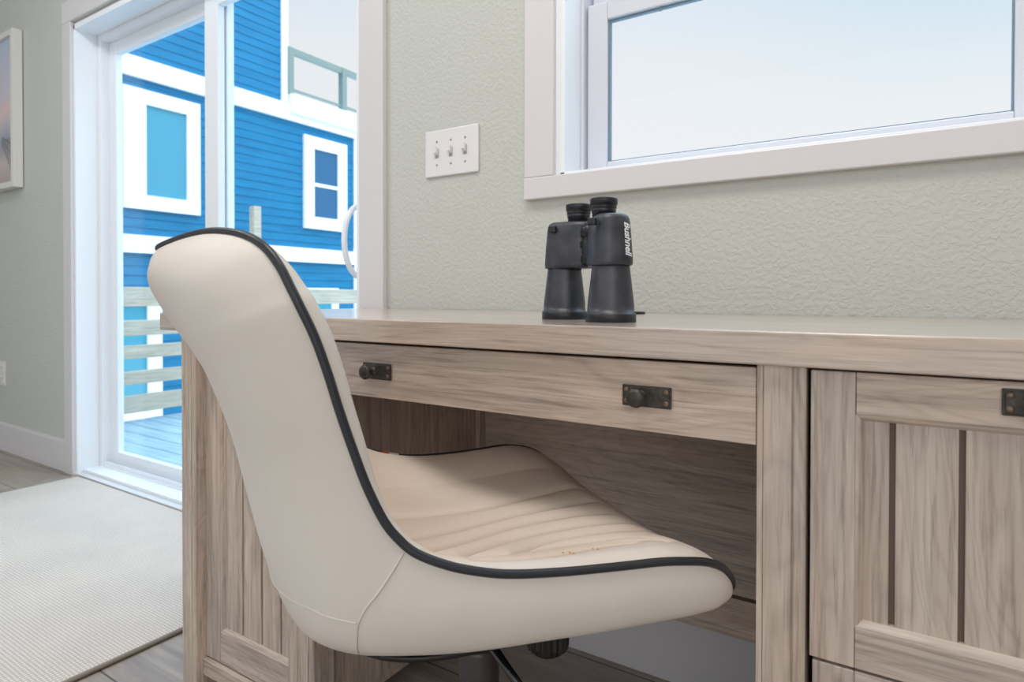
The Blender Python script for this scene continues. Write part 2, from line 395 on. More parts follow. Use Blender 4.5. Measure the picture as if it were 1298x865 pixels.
# ------------------------------------------------------------------ window (double hung)
def rect_frame(bm, x0, x1, z0, z1, y0, y1, wl, wr, wb, wt, bev=0.002):
    bx(bm, x0, x0 + wl, y0, y1, z0, z1, bev); bx(bm, x1 - wr, x1, y0, y1, z0, z1, bev)
    bx(bm, x0 + wl, x1 - wr, y0 + 0.0004, y1 - 0.0004, z0, z0 + wb, bev); bx(bm, x0 + wl, x1 - wr, y0 + 0.0004, y1 - 0.0004, z1 - wt, z1, bev)
win = bpy.data.objects.new('window_1', None); COL.objects.link(win); win.location = ((WX0 + WX1) / 2, 0.08, WZ0); win.empty_display_size = .1
struct(win, 'white double-hung window showing bright sky')
bm = bmesh.new(); rect_frame(bm, WX0 + 0.014, WX1 - 0.014, WZ0 + 0.008, WZ1 - 0.014, 0.075, 0.150, 0.008, 0.008, 0.012, 0.02)
obj('window_frame', bm, sash_m, win)
bm = bmesh.new(); rect_frame(bm, -0.652, 0.205, WZ0 + 0.022, 1.481, 0.088, 0.112, 0.05, 0.062, 0.019, 0.042, 0.003)
sash = obj('lower_sash', bm, sash_m, win)
bm = bmesh.new(); rect_frame(bm, -0.603, 0.144, WZ0 + 0.040, 1.441, 0.096, 0.106, 0.006, 0.004, 0.004, 0.007, 0.0)
obj('glazing_bead', bm, gasket, sash, label='blue-grey glazing bead')
bm = bmesh.new(); bx(bm, -0.602, 0.143, 0.1, 0.1035, WZ0 + 0.040, 1.441); obj('window_pane', bm, glass_m, sash)
bm = bmesh.new(); rect_frame(bm, -0.652, 0.205, 1.452, WZ1 - 0.018, 0.118, 0.142, 0.05, 0.062, 0.032, 0.04, 0.003)
us = obj('upper_sash', bm, sash_m, win)
bm = bmesh.new(); bx(bm, -0.604, 0.145, 0.129, 0.1325, 1.48, WZ1 - 0.05); obj('window_pane', bm, glass_m, us)
bm = bmesh.new(); bx(bm, -0.477, -0.473, 0.094, 0.0965, 1.428, 1.440, 0.0006); obj('latch_tab', bm, gasket, sash, label='tiny blue tab')

# ------------------------------------------------------------------ sliding door
door = bpy.data.objects.new('door_1', None); COL.objects.link(door); door.location = (-2.2, 0.08, 0); door.empty_display_size = .1
struct(door, 'white sliding glass door to the deck')
bm = bmesh.new(); rect_frame(bm, -3.10, -1.31, 0.0, DZ, 0.085, 0.160, 0.052, 0.052, 0.03, 0.05, 0.002)
bx(bm, -3.10, -1.31, 0.018, 0.088, 0.0, 0.024, 0.002); bx(bm, -3.06, -1.34, 0.094, 0.098, 0.03, 0.046)
obj('door_frame', bm, vinyl, door)
bm = bmesh.new(); rect_frame(bm, -3.052, -2.150, 0.02, DZ - 0.045, 0.122, 0.150, 0.062, 0.05, 0.068, 0.060, 0.003)
fp = obj('fixed_panel', bm, vinyl, door)
bm = bmesh.new(); bx(bm, -2.992, -2.198, 0.134, 0.139, 0.086, DZ - 0.103); obj('door_pane', bm, glass_m, fp)
bm = bmesh.new(); rect_frame(bm, -2.243, -1.352, 0.03, DZ - 0.045, 0.088, 0.116, 0.086, 0.065, 0.070, 0.065, 0.003)
sp_ = obj('sliding_panel', bm, vinyl, door)
bm = bmesh.new(); bx(bm, -2.157, -1.415, 0.100, 0.105, 0.098, DZ - 0.108); obj('door_pane', bm, glass_m, sp_)
bm = bmesh.new()
hp = []
for i in range(25):
    t = -1 + 2 * i / 24; a = t * math.pi / 2
    hp.append((-1.392 + 0.0 * t, 0.085 - 0.082 * math.cos(a) ** 0.8, 0.955 + 0.110 * math.sin(a)))
tube(bm, hp, 0.0085, 12); bx(bm, -1.41, -1.375, 0.076, 0.089, 0.83, 1.08, 0.004)
obj('handle', bm, vinyl, sp_)
boxobj('latch', (-1.4015, -1.380, 0.064, 0.080, 0.853, 0.873), mat('brass_latch', srgb(205, 170, 90), 0.3, metal=0.7), sp_, 0.002, 'brass latch')

# ------------------------------------------------------------------ deck and neighbour house
bm = bmesh.new(); y = 0.162
while y < 9.0:
    bx(bm, -4.86, 0.5, y, y + 0.136, -0.167, -0.137, 0.004, seg=1); y += 0.142
bx(bm, -4.80, 0.5, 0.162, 9.0, -0.30, -0.175)
tag(obj('deck_floor', bm, deck_m), 'blue-grey board deck floor outside the sliding door', 'deck', kind='structure')
bm = bmesh.new(); bx(bm, -60, 30, T + 0.01, 90, -3.4, -3.2); struct(obj('ground', bm, sand_m), 'pale sandy ground far below the deck')
rail = thing('deck_railing', 'pale wooden horizontal board railing at the deck edge', 'railing', (-4.72, 4.0, -0.137))
for z0, z1 in ((0.71, 0.849), (0.50, 0.612), (0.335, 0.431), (0.15, 0.246), (-0.053, 0.071)):
    boxobj('rail_board', (-4.72, -4.68, 0.3, 8.8, z0, z1), railw, rail, 0.004)
for yy in (0.35, 2.55, 4.75, 6.95, 8.7):
    boxobj('post', (-4.82, -4.73, yy - 0.045, yy + 0.045, -0.30, 0.80), railw, rail, 0.004)
boxobj('tall_post', (-4.81, -4.74, 2.02, 2.09, -0.30, 1.56), railw, rail, 0.004)

HX = -8.5
house = thing('house', 'bright blue clapboard house with white trim across from the deck', 'house', (HX - 3, 2.3, -3.2))
def siding(name, y0, y1, z0, z1):
    bm = bmesh.new(); step = 0.125; z = z0; d = 0.009
    while z < z1 - 1e-6:
        zt = min(z + step, z1)
        pr = [(HX - 0.2, z), (HX, z), (HX - d, zt), (HX - 0.2, zt)]
        a = [bm.verts.new((x, y0, zz)) for x, zz in pr]; b = [bm.verts.new((x, y1, zz)) for x, zz in pr]
        bm.faces.new(a); bm.faces.new(list(reversed(b)))
        for i in range(4): bm.faces.new((a[i], a[(i + 1) % 4], b[(i + 1) % 4], b[i]))
        z = zt
    bx(bm, HX - 5.5, HX - 0.19, y0, y1, z0, z1)
    return obj(name, bm, blue_m, house)
siding('siding_wall', -3.5, 6.63, -3.2, 3.64); siding('siding_wall', -3.5, 5.10, 3.86, 9.0)
boxobj('corner_board', (HX - 0.2, HX + 0.03, 6.63, 6.88, -3.2, 3.64), hwhite, house)
boxobj('corner_board', (HX - 0.2, HX + 0.03, 5.10, 5.22, 3.9, 9.0), hwhite, house)
boxobj('trim_band', (HX - 0.2, HX + 0.05, -3.5, 6.9, 3.62, 3.885), hwhite, house)
boxobj('trim_band', (HX - 0.2, HX + 0.05, -3.5, 6.9, 1.34, 1.575), hwhite, house)
boxobj('balcony_fascia', (HX - 5.4, HX + 0.10, 5.23, 7.4, 3.74, 4.04), hwhite, house)
def hwindow(y0, y1, z0, z1, tw, pm, rail_z=None, lw=None):
    lw = lw or tw
    bm = bmesh.new(); x0, x1 = HX - 0.03, HX + 0.045
    bx(bm, x0, x1, y0, y0 + lw, z0, z1); bx(bm, x0, x1, y1 - tw, y1, z0, z1)
    bx(bm, x0, x1, y0 + lw, y1 - tw, z0, z0 + tw); bx(bm, x0, x1, y0 + lw, y1 - tw, z1 - tw, z1)
    if rail_z: bx(bm, x0, x1 - 0.02, y0 + tw, y1 - tw, rail_z - 0.03, rail_z + 0.03)
    f = obj('window', bm, hwhite, house)
    boxobj('pane', (HX - 0.02, HX + 0.012, y0 + lw, y1 - tw, z0 + tw, z1 - tw), pm, f)
hwindow(2.72, 3.74, 1.915, 3.483, 0.19, hpane, None, 0.285)
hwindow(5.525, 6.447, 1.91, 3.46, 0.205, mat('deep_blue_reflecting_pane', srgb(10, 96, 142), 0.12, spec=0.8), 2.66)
hwindow(1.9, 3.2, -0.9, 0.85, 0.19, hpane_teal)
hwindow(5.55, 6.25, -0.9, 0.915, 0.15, hpane_teal)
br_ = house
for yy in (5.26, 6.38, 7.35):
    boxobj('balcony_post', (HX - 0.05, HX + 0.06, yy - 0.05, yy + 0.05, 4.04, 4.80), green_rail, br_, 0.003)
boxobj('top_rail', (HX - 0.03, HX + 0.05, 5.31, 7.35, 4.70, 4.80), green_rail, br_, 0.003)
boxobj('bottom_rail', (HX - 0.02, HX + 0.03, 5.31, 7.35, 4.115, 4.15), green_rail, br_, 0.003)

# ------------------------------------------------------------------ rug
bm = bmesh.new(); bx(bm, -3.02, -1.441, -2.6, -0.022, 0.0005, 0.011, 0.004)
rug = obj('area_rug', bm, rug_m); tag(rug, 'cream woven area rug on the floor before the glass door', 'rug')
bm = bmesh.new()
tube(bm, [(-1.438, -2.6, 0.006), (-1.438, -0.024, 0.006)], 0.0055, 8); tube(bm, [(-3.02, -0.021, 0.006), (-1.438, -0.021, 0.006)], 0.0055, 8)
tube(bm, [(-3.022, -2.6, 0.006), (-3.022, -0.023, 0.006)], 0.0055, 8)
obj('bound_edge', bm, rug_edge, rug, label='taupe stitched edge')

# ------------------------------------------------------------------ picture on the far wall
pic = thing('framed_picture', 'white framed beach photograph on the wall left of the glass door', 'picture', (-4.03, 0, 1.315))
px0, px1, pz0, pz1 = -4.43, -3.629, 1.315, 2.075
bm = bmesh.new()
fw_ = 0.028
bx(bm, px0, px0 + fw_, -0.045, -0.004, pz0, pz1, .001); bx(bm, px1 - fw_, px1, -0.045, -0.004, pz0, pz1, .001)
bx(bm, px0 + fw_, px1 - fw_, -0.0446, -0.004, pz0, pz0 + fw_, .001); bx(bm, px0 + fw_, px1 - fw_, -0.0446, -0.004, pz1 - fw_, pz1, .001)
obj('picture_frame', bm, mat('white_wood_frame', srgb(224, 221, 216), 0.4), pic)
pm = mat('beach_print', srgb(200, 190, 200), 0.5)
c = N(pm, 'ShaderNodeTexCoord'); s_ = N(pm, 'ShaderNodeSeparateXYZ'); L(pm, c.outputs['Generated'], s_.inputs[0])
nz = noise(pm, c.outputs['Generated'], 6, 4)
zz = math_(pm, 'ADD', s_.outputs['Z'], math_(pm, 'MULTIPLY', math_(pm, 'SUBTRACT', nz.outputs[0], 0.5), 0.10))
L(pm, ramp(pm, zz, [(0.0, srgb(176, 164, 166)), (0.14, srgb(200, 186, 184)), (0.30, srgb(150, 160, 172)), (0.40, srgb(190, 186, 196)), (0.50, srgb(226, 196, 196)), (0.62, srgb(206, 200, 212)), (1.0, srgb(184, 194, 214))]).outputs[0],
  pm.node_tree.nodes['Principled BSDF'].inputs['Base Color'])
bm = bmesh.new(); bx(bm, px0 + fw_, px1 - fw_, -0.030, -0.006, pz0 + fw_, pz1 - fw_); pr = obj('photo_print', bm, pm, pic)
bm = bmesh.new()
for i in range(9):      # beach fence printed in perspective, posts shrinking away
    k = 0.80 ** i; x = px1 - fw_ - 0.004 - 0.17 * (1 - k); h = 0.20 * k; zb = pz0 + fw_ + 0.02 + 0.20 * (1 - k)
    vs = [bm.verts.new(v) for v in ((x - 0.018 * k, -0.0303, zb), (x, -0.0303, zb), (x - 0.008 * k, -0.0303, zb + h), (x - 0.020 * k, -0.0303, zb + h))]
    bm.faces.new(vs)
for z_, w_ in ((0.10, .010), (0.17, .008)):
    vs = [bm.verts.new(v) for v in ((px1 - fw_ - 0.004, -0.0302, pz0 + fw_ + z_), (px1 - fw_ - 0.004, -0.0302, pz0 + fw_ + z_ + w_), (px1 - fw_ - 0.15, -0.0302, pz0 + fw_ + 0.235), (px1 - fw_ - 0.15, -0.0302, pz0 + fw_ + 0.232))]
    bm.faces.new(vs)
obj('printed_fence', bm, mat('slate_print_ink', srgb(104, 102, 110), 0.6), pr, label='dark fence in the print')

# ------------------------------------------------------------------ outlet and light switch
out = thing('wall_outlet', 'white duplex outlet plate low on the wall at far left', 'outlet', (-3.90, 0, 0.39))
bm = bmesh.new(); bx(bm, -3.937, -3.864, -0.006, -0.0005, 0.332, 0.452, 0.002); obj('cover_plate', bm, plastic_w, out)
for zc in (0.362, 0.42):
    bm = bmesh.new(); bx(bm, -3.92, -3.881, -0.0085, -0.004, zc - 0.017, zc + 0.017, 0.003); rc_ = obj('socket', bm, plastic_w, out)
    bm = bmesh.new()
    for xx in (-3.908, -3.893): bx(bm, xx - 0.0015, xx + 0.0015, -0.0088, -0.008, zc - 0.002, zc + 0.009)
    obj('slot', bm, slot_m, rc_)
sw = thing('light_switch', 'white triple toggle light switch plate between the door and the window', 'light switch', (-0.99, 0, 1.16))
bm = bmesh.new(); bx(bm, -1.0755, -0.904, -0.0065, -0.0005, 1.1005, 1.2205, 0.003, seg=3); obj('cover_plate', bm, plastic_w, sw)
for xx in (-1.0355, -0.99, -0.9445):
    bm = bmesh.new(); bx(bm, xx - 0.0055, xx + 0.0055, -0.0075, -0.004, 1.148, 1.173, 0.0008)
    tg_ = obj('toggle_slot', bm, slot_m, sw)
    bm = bmesh.new(); bx(bm, xx - 0.0045, xx + 0.0045, -0.0075, 0.001, -0.009, 0.009, 0.0015)
    for v in bm.verts:
        v.co.y = v.co.y if v.co.y > -0.003 else -0.017
        v.co.z = v.co.z + (0.009 if v.co.y < -0.01 else 0)
        v.co.z += 1.1605
    obj('toggle', bm, plastic_w, tg_)
    for zc in (1.1305, 1.1905):
        bm = bmesh.new(); lathe(bm, (xx, -0.006, zc), (0, -1, 0), [(0, 0.0032), (0.001, 0.003), (0.0014, 0.0)], 16); obj('screw', bm, slot_m, sw)

# ------------------------------------------------------------------ desk
PF = -0.562                      # post front plane
DF = -0.540                      # recessed door plane
desk = thing('desk', 'weathered oak desk with open kneehole against the wall', 'desk', (-0.49, -0.30, 0))
bm = bmesh.new(); bx(bm, -1.308, 0.335, -0.570, -0.003, 0.7215, 0.757, 0.0022, seg=3)
obj('desktop', bm, wtop, desk)
def post(x0):
    w = 0.047
    pts = [(0, 0), (0.0055, 0), (0.006, 0.0013), (0.0066, 0), (0.0335, 0), (0.0343, 0.0022), (0.0352, 0.0022), (0.036, 0.0002), (0.038, 0), (0.045, 0), (w, 0.002), (w, 0.045), (0, 0.045)]
    bm = bmesh.new()
    a = [bm.verts.new((x0 + x, PF + y, 0)) for x, y in pts]; b = [bm.verts.new((x0 + x, PF + y, 0.7215)) for x, y in pts]
    n = len(pts)
    for i in range(n): bm.faces.new((a[i], a[(i + 1) % n], b[(i + 1) % n], b[i]))
    bm.faces.new(a); bm.faces.new(list(reversed(b)))
    return obj('post', bm, wz, desk)
for x in (-1.240, -0.889, -0.137, 0.214): post(x)
# rear posts
for x in (-1.240, -0.889, -0.137, 0.214):
    boxobj('post', (x, x + 0.047, -0.085, -0.040, 0, 0.7215), wz, desk, 0.001)
for x in (-1.232, -0.870, -0.128, 0.236):          # side panels between the posts
    boxobj('side_panel', (x, x + 0.016, -0.518, -0.084, 0.062, 0.7215), wy if x not in (-0.870, ) else wz, desk)
for x in (-0.870,):
    pass
# kneehole back
boxobj('back_panel', (-0.855, -0.128, -0.062, -0.048, 0.236, 0.7215), wx, desk, 0.001)
bm = bmesh.new()
pr_ = [(-0.048, 0.165), (-0.078, 0.165), (-0.080, 0.172), (-0.074, 0.186), (-0.066, 0.200), (-0.064, 0.230), (-0.048, 0.230)]
a = [bm.verts.new((-0.855, y, z)) for y, z in pr_]; b = [bm.verts.new((-0.128, y, z)) for y, z in pr_]
for i in range(len(pr_)): j = (i + 1) % len(pr_); bm.faces.new((a[i], a[j], b[j], b[i]))
bm.faces.new(a); bm.faces.new(list(reversed(b)))
obj('lower_rail', bm, wx, desk)
for x0, x1 in ((-1.22, -0.86), (-0.12, 0.24)):       # cabinet backs and floors
    boxobj('cabinet_back', (x0, x1, -0.062, -0.048, 0.066, 0.7215), wx, desk)
    boxobj('cabinet_floor', (x0, x1, -0.51, -0.062, 0.040, 0.060), wx, desk)
boxobj('bottom_rail', (-1.193, -0.889, -0.548, -0.515, 0.032, 0.0635), wx, desk, 0.0015)
boxobj('bottom_rail', (-0.090, 0.214, -0.548, -0.515, 0.032, 0.0635), wx, desk, 0.0015)

def bead(bm, x0, x1, z0, z1, side, DF):
    """sloping moulding along the inside of a frame; side in L R T B"""
    w, d0, d1 = 0.0068, 0.001, 0.0085
    if side in 'LR':
        xa, xb = (x0, x0 + w) if side == 'L' else (x1, x1 - w)
        q = [(xa, DF + d0), ((xa + xb) / 2, DF + d0 + 0.002), (xb, DF + d1), (xb, DF + 0.016), (xa, DF + 0.016)]
        a = [bm.verts.new((x, y, z0)) for x, y in q]; b = [bm.verts.new((x, y, z1)) for x, y in q]
    else:
        za, zb = (z1, z1 - w) if side == 'T' else (z0, z0 + w)
        q = [(za, DF + d0), ((za + zb) / 2, DF + d0 + 0.002), (zb, DF + d1), (zb, DF + 0.016), (za, DF + 0.016)]
        a = [bm.verts.new((x0, y, z)) for z, y in q]; b = [bm.verts.new((x1, y, z)) for z, y in q]
    n = len(q)
    for i in range(n): bm.faces.new((a[i], a[(i + 1) % n], b[(i + 1) % n], b[i]))
    bm.faces.new(a); bm.faces.new(list(reversed(b)))
def panel_front(name, x0, x1, z0, z1, stile, rb, rtop, grooves, label=None, DF=DF):
    """framed front: planked field with grooves, stiles, rails and beads"""
    bm = bmesh.new(); g = 0.0026
    xs = [x0 + stile] + grooves + [x1 - stile]
    for a, b in zip(xs, xs[1:]):
        bx(bm, a + (g if a != xs[0] else 0), b - (g if b != xs[-1] else 0), DF + 0.0085, DF + 0.0135, z0 + rb, z1 - rtop, 0.0006, seg=1)
    bx(bm, x0 + stile, x1 - stile, DF + 0.0136, DF + 0.0185, z0 + rb, z1 - rtop, mi=1)
    d = obj(name, bm, [wz, groove_m], desk, label=label)
    boxobj('stile', (x0, x0 + stile, DF, DF + 0.019, z0, z1), wz, d, 0.001)
    boxobj('stile', (x1 - stile, x1, DF, DF + 0.019, z0, z1), wz, d, 0.001)
    boxobj('rail', (x0 + stile + 0.0004, x1 - stile - 0.0004, DF + 0.0003, DF + 0.019, z0, z0 + rb), wx, d, 0.0008)
    boxobj('rail', (x0 + stile + 0.0004, x1 - stile - 0.0004, DF + 0.0003, DF + 0.019, z1 - rtop, z1), wx, d, 0.0008)
    for sd_ in 'LRTB':
        bm = bmesh.new(); bead(bm, x0 + stile, x1 - stile, z0 + rb, z1 - rtop, sd_, DF); obj('moulding', bm, wz if sd_ in 'LR' else wx, d)
    return d
def pull(parent, x0, x1, z0, z1, yf, kx, kz, screws=True):
    bm = bmesh.new(); bx(bm, x0, x1, yf - 0.0028, yf - 0.0002, z0, z1, 0.001); bx(bm, x0 + 0.002, x1 - 0.002, yf - 0.0036, yf - 0.0024, z0 + 0.002, z1 - 0.002, 0.0008)
    obj('pull_plate', bm, iron, parent)
    bm = bmesh.new()
    lathe(bm, (kx, yf - 0.003, kz), (0, -1, 0), [(0, 0.0075), (0.0015, 0.0060), (0.005, 0.0045), (0.010, 0.0045), (0.0135, 0.0075), (0.0155, 0.0105), (0.0178, 0.0112), (0.020, 0.0100), (0.0222, 0.0065), (0.023, 0.0)], 36)
    obj('knob', bm, iron, parent)
    for xx in (x0 + 0.0055, x1 - 0.0055):
        for z in (z0 + 0.0060, z1 - 0.0060):
            bm = bmesh.new()
            lathe(bm, (xx, yf - 0.0034, z), (0, -1, 0), [(0, 0.0030), (0.0006, 0.0030), (0.0011, 0.0022), (0.0014, 0.0)], 16)
            for v in bm.verts: pass
            s = obj('screw', bm, screw_m, parent, label='brass-coloured screw')
dr = panel_front('cabinet_door', -1.1925, -0.8895, 0.0665, 0.7185, 0.0475, 0.0605, 0.047, [-1.083, -1.024, -0.968], 'planked cabinet door')
pull(dr, -0.985, -0.925, 0.683, 0.708, DF + 0.0003, -0.955, 0.6955)
DR = -0.557
d1 = panel_front('file_drawer', -0.0862, 0.2100, 0.4255, 0.7185, 0.0402, 0.0400, 0.0415, [-0.0150, 0.0400, 0.0950], 'planked file drawer', DF=DR)
pull(d1, 0.0672, 0.126, 0.6885, 0.7125, DR + 0.0003, 0.0966, 0.7005)
panel_front('file_drawer', -0.0835, 0.2100, 0.0665, 0.4225, 0.0375, 0.0400, 0.0415, [-0.0150, 0.0400, 0.0950], 'planked lower file drawer', DF=DR)
# pencil drawer
bm = bmesh.new(); bx(bm, -0.8405, -0.1385, -0.5585, -0.540, 0.6345, 0.7175, 0.0012)
bx(bm, -0.82, -0.16, -0.54, -0.14, 0.650, 0.660); bx(bm, -0.82, -0.808, -0.54, -0.14, 0.655, 0.70); bx(bm, -0.172, -0.16, -0.54, -0.14, 0.655, 0.70); bx(bm, -0.82, -0.16, -0.152, -0.14, 0.655, 0.70)
pd = obj('pencil_drawer', bm, wx, desk, label='wide pencil drawer above the kneehole')
pull(pd, -0.2895, -0.230, 0.6635, 0.6885, -0.5588, -0.2660, 0.676)
pull(pd, -0.7245, -0.665, 0.6635, 0.6885, -0.5588, -0.702, 0.676)
bm = bmesh.new(); lathe(bm, (-0.478, -0.075, 0.757), (0, 0, 1), [(0, 0.031), (0.003, 0.031), (0.0045, 0.028), (0.0045, 0.0)], 40)
obj('cable_grommet', bm, black_m, desk, label='black round cable grommet')

# ------------------------------------------------------------------ binoculars
bin_ = thing('binoculars', 'black rubber-armoured binoculars standing upright on the desk', 'binoculars', (-0.41, -0.42, 0.757))
OR, OL = Vector((-0.355, -0.447, 0.757)), Vector((-0.459, -0.389, 0.757))
ER, EL = Vector((-0.376, -0.425, 0.757)), Vector((-0.434, -0.390, 0.757))
OR.z = OL.z = ER.z = EL.z = 0
Z0 = 0.7572
for nm, O_, E_, sgn in (('right', OR, ER, 1), ('left', OL, EL, -1)):
    b3 = lambda z: Vector((O_.x, O_.y, Z0 + z))
    bm = bmesh.new()
    lathe(bm, b3(0), (0, 0, 1), [(0, 0.0), (0, 0.0335), (0.001, 0.0348), (0.0115, 0.0348), (0.0125, 0.0340), (0.0125, 0.0328), (0.022, 0.0326), (0.030, 0.0318), (0.074, 0.0266), (0.082, 0.0262), (0.082, 0.0)], 56)
    ob = obj('objective_tube', bm, rubber, bin_)
    bm = bmesh.new(); lathe(bm, b3(-0.0001), (0, 0, 1), [(0, 0.034), (0.0002, 0.0352), (0.0108, 0.0352), (0.0112, 0.0346)], 56); obj('lens_rim', bm, rubber_dark, ob)
    # prism housing: hull of the two optical axes with rounded shoulders
    bm = bmesh.new(); n = 72
    e_ = (E_ - O_); ed = e_.normalized(); pd_ = Vector((-ed.y, ed.x, 0))
    def outline(ro, re, push):
        pts = []
        for i in range(n):
            a = 2 * math.pi * i / n; d = ed * math.cos(a) + pd_ * math.sin(a)
            k = math.cos(a)
            sq = (abs(math.cos(a)) ** 2.6 + abs(math.sin(a)) ** 2.6) ** (-1 / 2.6)
            base = O_ + d * ro * sq if k < 0 else O_ + e_ * min(1, k * 1.15) * push + d * (ro + (re - ro) * k) * sq
            pts.append(base)
        return pts
    lev = [(0.0785, 0.0276, 0.0245, 0.85), (0.0800, 0.0286, 0.0255, 0.95), (0.084, 0.0290, 0.0258, 1), (0.11, 0.0274, 0.0248, 1), (0.136, 0.0254, 0.0238, 1), (0.1430, 0.0243, 0.0232, 1), (0.1475, 0.0222, 0.0220, 0.97), (0.1500, 0.0180, 0.0190, 0.93), (0.1505, 0.012, 0.014, 0.9)]
    rings = []
    for z, ro, re, pu in lev:
        rings.append([bm.verts.new((p.x, p.y, Z0 + z)) for p in outline(ro, re, pu)])
    for A, B in zip(rings, rings[1:]):
        for i in range(n):
            f = bm.faces.new((A[i], A[(i + 1) % n], B[(i + 1) % n], B[i])); f.smooth = True
    bm.faces.new(list(reversed(rings[0]))); bm.faces.new(rings[-1])
    ho = obj('prism_housing', bm, rubber, bin_)
    # strap lug
    bm = bmesh.new(); lp = O_ - ed * 0.0 + (E_ - O_) * 0.4 - Vector((math.sin(0.5), math.cos(0.5), 0)) * 0.0
    cdir = (Vector((0, -1.2526, 0)) - O_).normalized(); side = Vector((-cdir.y, cdir.x, 0))
    q = O_ + cdir * 0.0235 + side * (-0.018 if sgn < 0 else -0.0255) * 1.0
    bx(bm, q.x - 0.006, q.x + 0.006, q.y - 0.004, q.y + 0.004, Z0 + 0.133, Z0 + 0.143, 0.0015)
    obj('strap_lug', bm, rubber_dark, ho)
    bm = bmesh.new(); eb = Vector((E_.x, E_.y, Z0))
    lathe(bm, eb, (0, 0, 1), [(0.148, 0.0), (0.148, 0.0165), (0.156, 0.0165), (0.1565, 0.0175), (0.1605, 0.0178), (0.161, 0.0170), (0.162, 0.0183), (0.166, 0.0185), (0.1665, 0.0175), (0.1672, 0.0196), (0.1755, 0.0200), (0.1768, 0.0190), (0.1768, 0.014), (0.172, 0.013), (0.172, 0.0)], 48)
    obj('eyepiece', bm, rubber_dark, bin_)
mid = (ER + EL) / 2
bm = bmesh.new(); hc = (OR + OL) / 2 * 0.5 + mid * 0.5
lathe(bm, (hc.x, hc.y, Z0), (0, 0, 1), [(0.083, 0), (0.083, 0.008), (0.086, 0.0095), (0.118, 0.0095), (0.120, 0.008), (0.125, 0.008), (0.125, 0.012), (0.140, 0.012), (0.141, 0.0), ], 32)
ax = (ER - EL).normalized(); pp = Vector((-ax.y, ax.x, 0))
for z0, z1 in ((0.086, 0.096), (0.108, 0.118)):
    vs = []
    for s in (-1, 1):
        for t in (-1, 1): vs.append(hc + ax * 0.026 * s + pp * 0.006 * t)
    a = [bm.verts.new((vs[i].x, vs[i].y, Z0 + z0)) for i in (0, 1, 3, 2)]; b = [bm.verts.new((vs[i].x, vs[i].y, Z0 + z1)) for i in (0, 1, 3, 2)]
    for i in range(4): bm.faces.new((a[i], a[(i + 1) % 4], b[(i + 1) % 4], b[i]))
    bm.faces.new(a); bm.faces.new(list(reversed(b)))
obj('hinge_bridge', bm, rubber_dark, bin_)
# printed name wrapped on the outer side of the right housing
cu = bpy.data.curves.new('lettering', 'FONT'); cu.body = 'Bushnell'; cu.size = 0.0145; cu.shear = 0.25; cu.space_character = 0.95; cu.extrude = 0.0003; cu.offset = 0.00025; cu.resolution_u = 3
to = bpy.data.objects.new('lettering', cu); COL.objects.link(to)
dg = bpy.context.evaluated_depsgraph_get(); me = bpy.data.meshes.new_from_object(to.evaluated_get(dg)); bpy.data.objects.remove(to)
xs = [v.co.x for v in me.vertices]; xlen = max(xs) - min(xs); xmin = min(xs)
e_ = (ER - OR); ed = e_.normalized(); pd_ = Vector((-ed.y, ed.x, 0))
AC = math.radians(-14)      # world angle of the text column round the barrel
def hull_r(a):             # housing radius in world direction a
    d = Vector((math.cos(a), math.sin(a), 0)); ca, sa = d.dot(ed), d.dot(pd_)
    return (abs(ca) ** 2.6 + abs(sa) ** 2.6) ** (-1 / 2.6)
bmt = bmesh.new(); bmt.from_mesh(me)
bmesh.ops.subdivide_edges(bmt, edges=[e for e in bmt.edges if e.calc_length() > 0.002], cuts=1)
for v in bmt.verts:
    h = Z0 + 0.137 - (v.co.x - xmin) / xlen * 0.047
    a = AC + (v.co.y - 0.0045) / 0.0272
    zr = h - Z0; ro = 0.0274 + (0.0254 - 0.0274) * (zr - 0.11) / 0.026 if zr > 0.11 else 0.0290 + (0.0274 - 0.0290) * (zr - 0.084) / 0.026
    r = hull_r(a) * ro + 0.0002 + v.co.z
    v.co = Vector((OR.x + math.cos(a) * r, OR.y + math.sin(a) * r, h))
obj('lettering', bmt, white_ink, bin_, label='white lettering down the side')

# ------------------------------------------------------------------ office chair
CH_O = Vector((-0.46656770, -0.60708375, 0)); TH = math.radians(53)
chair = thing('office_chair', 'ivory leather armless swivel chair with black piping tucked at the desk', 'chair', CH_O, TH)
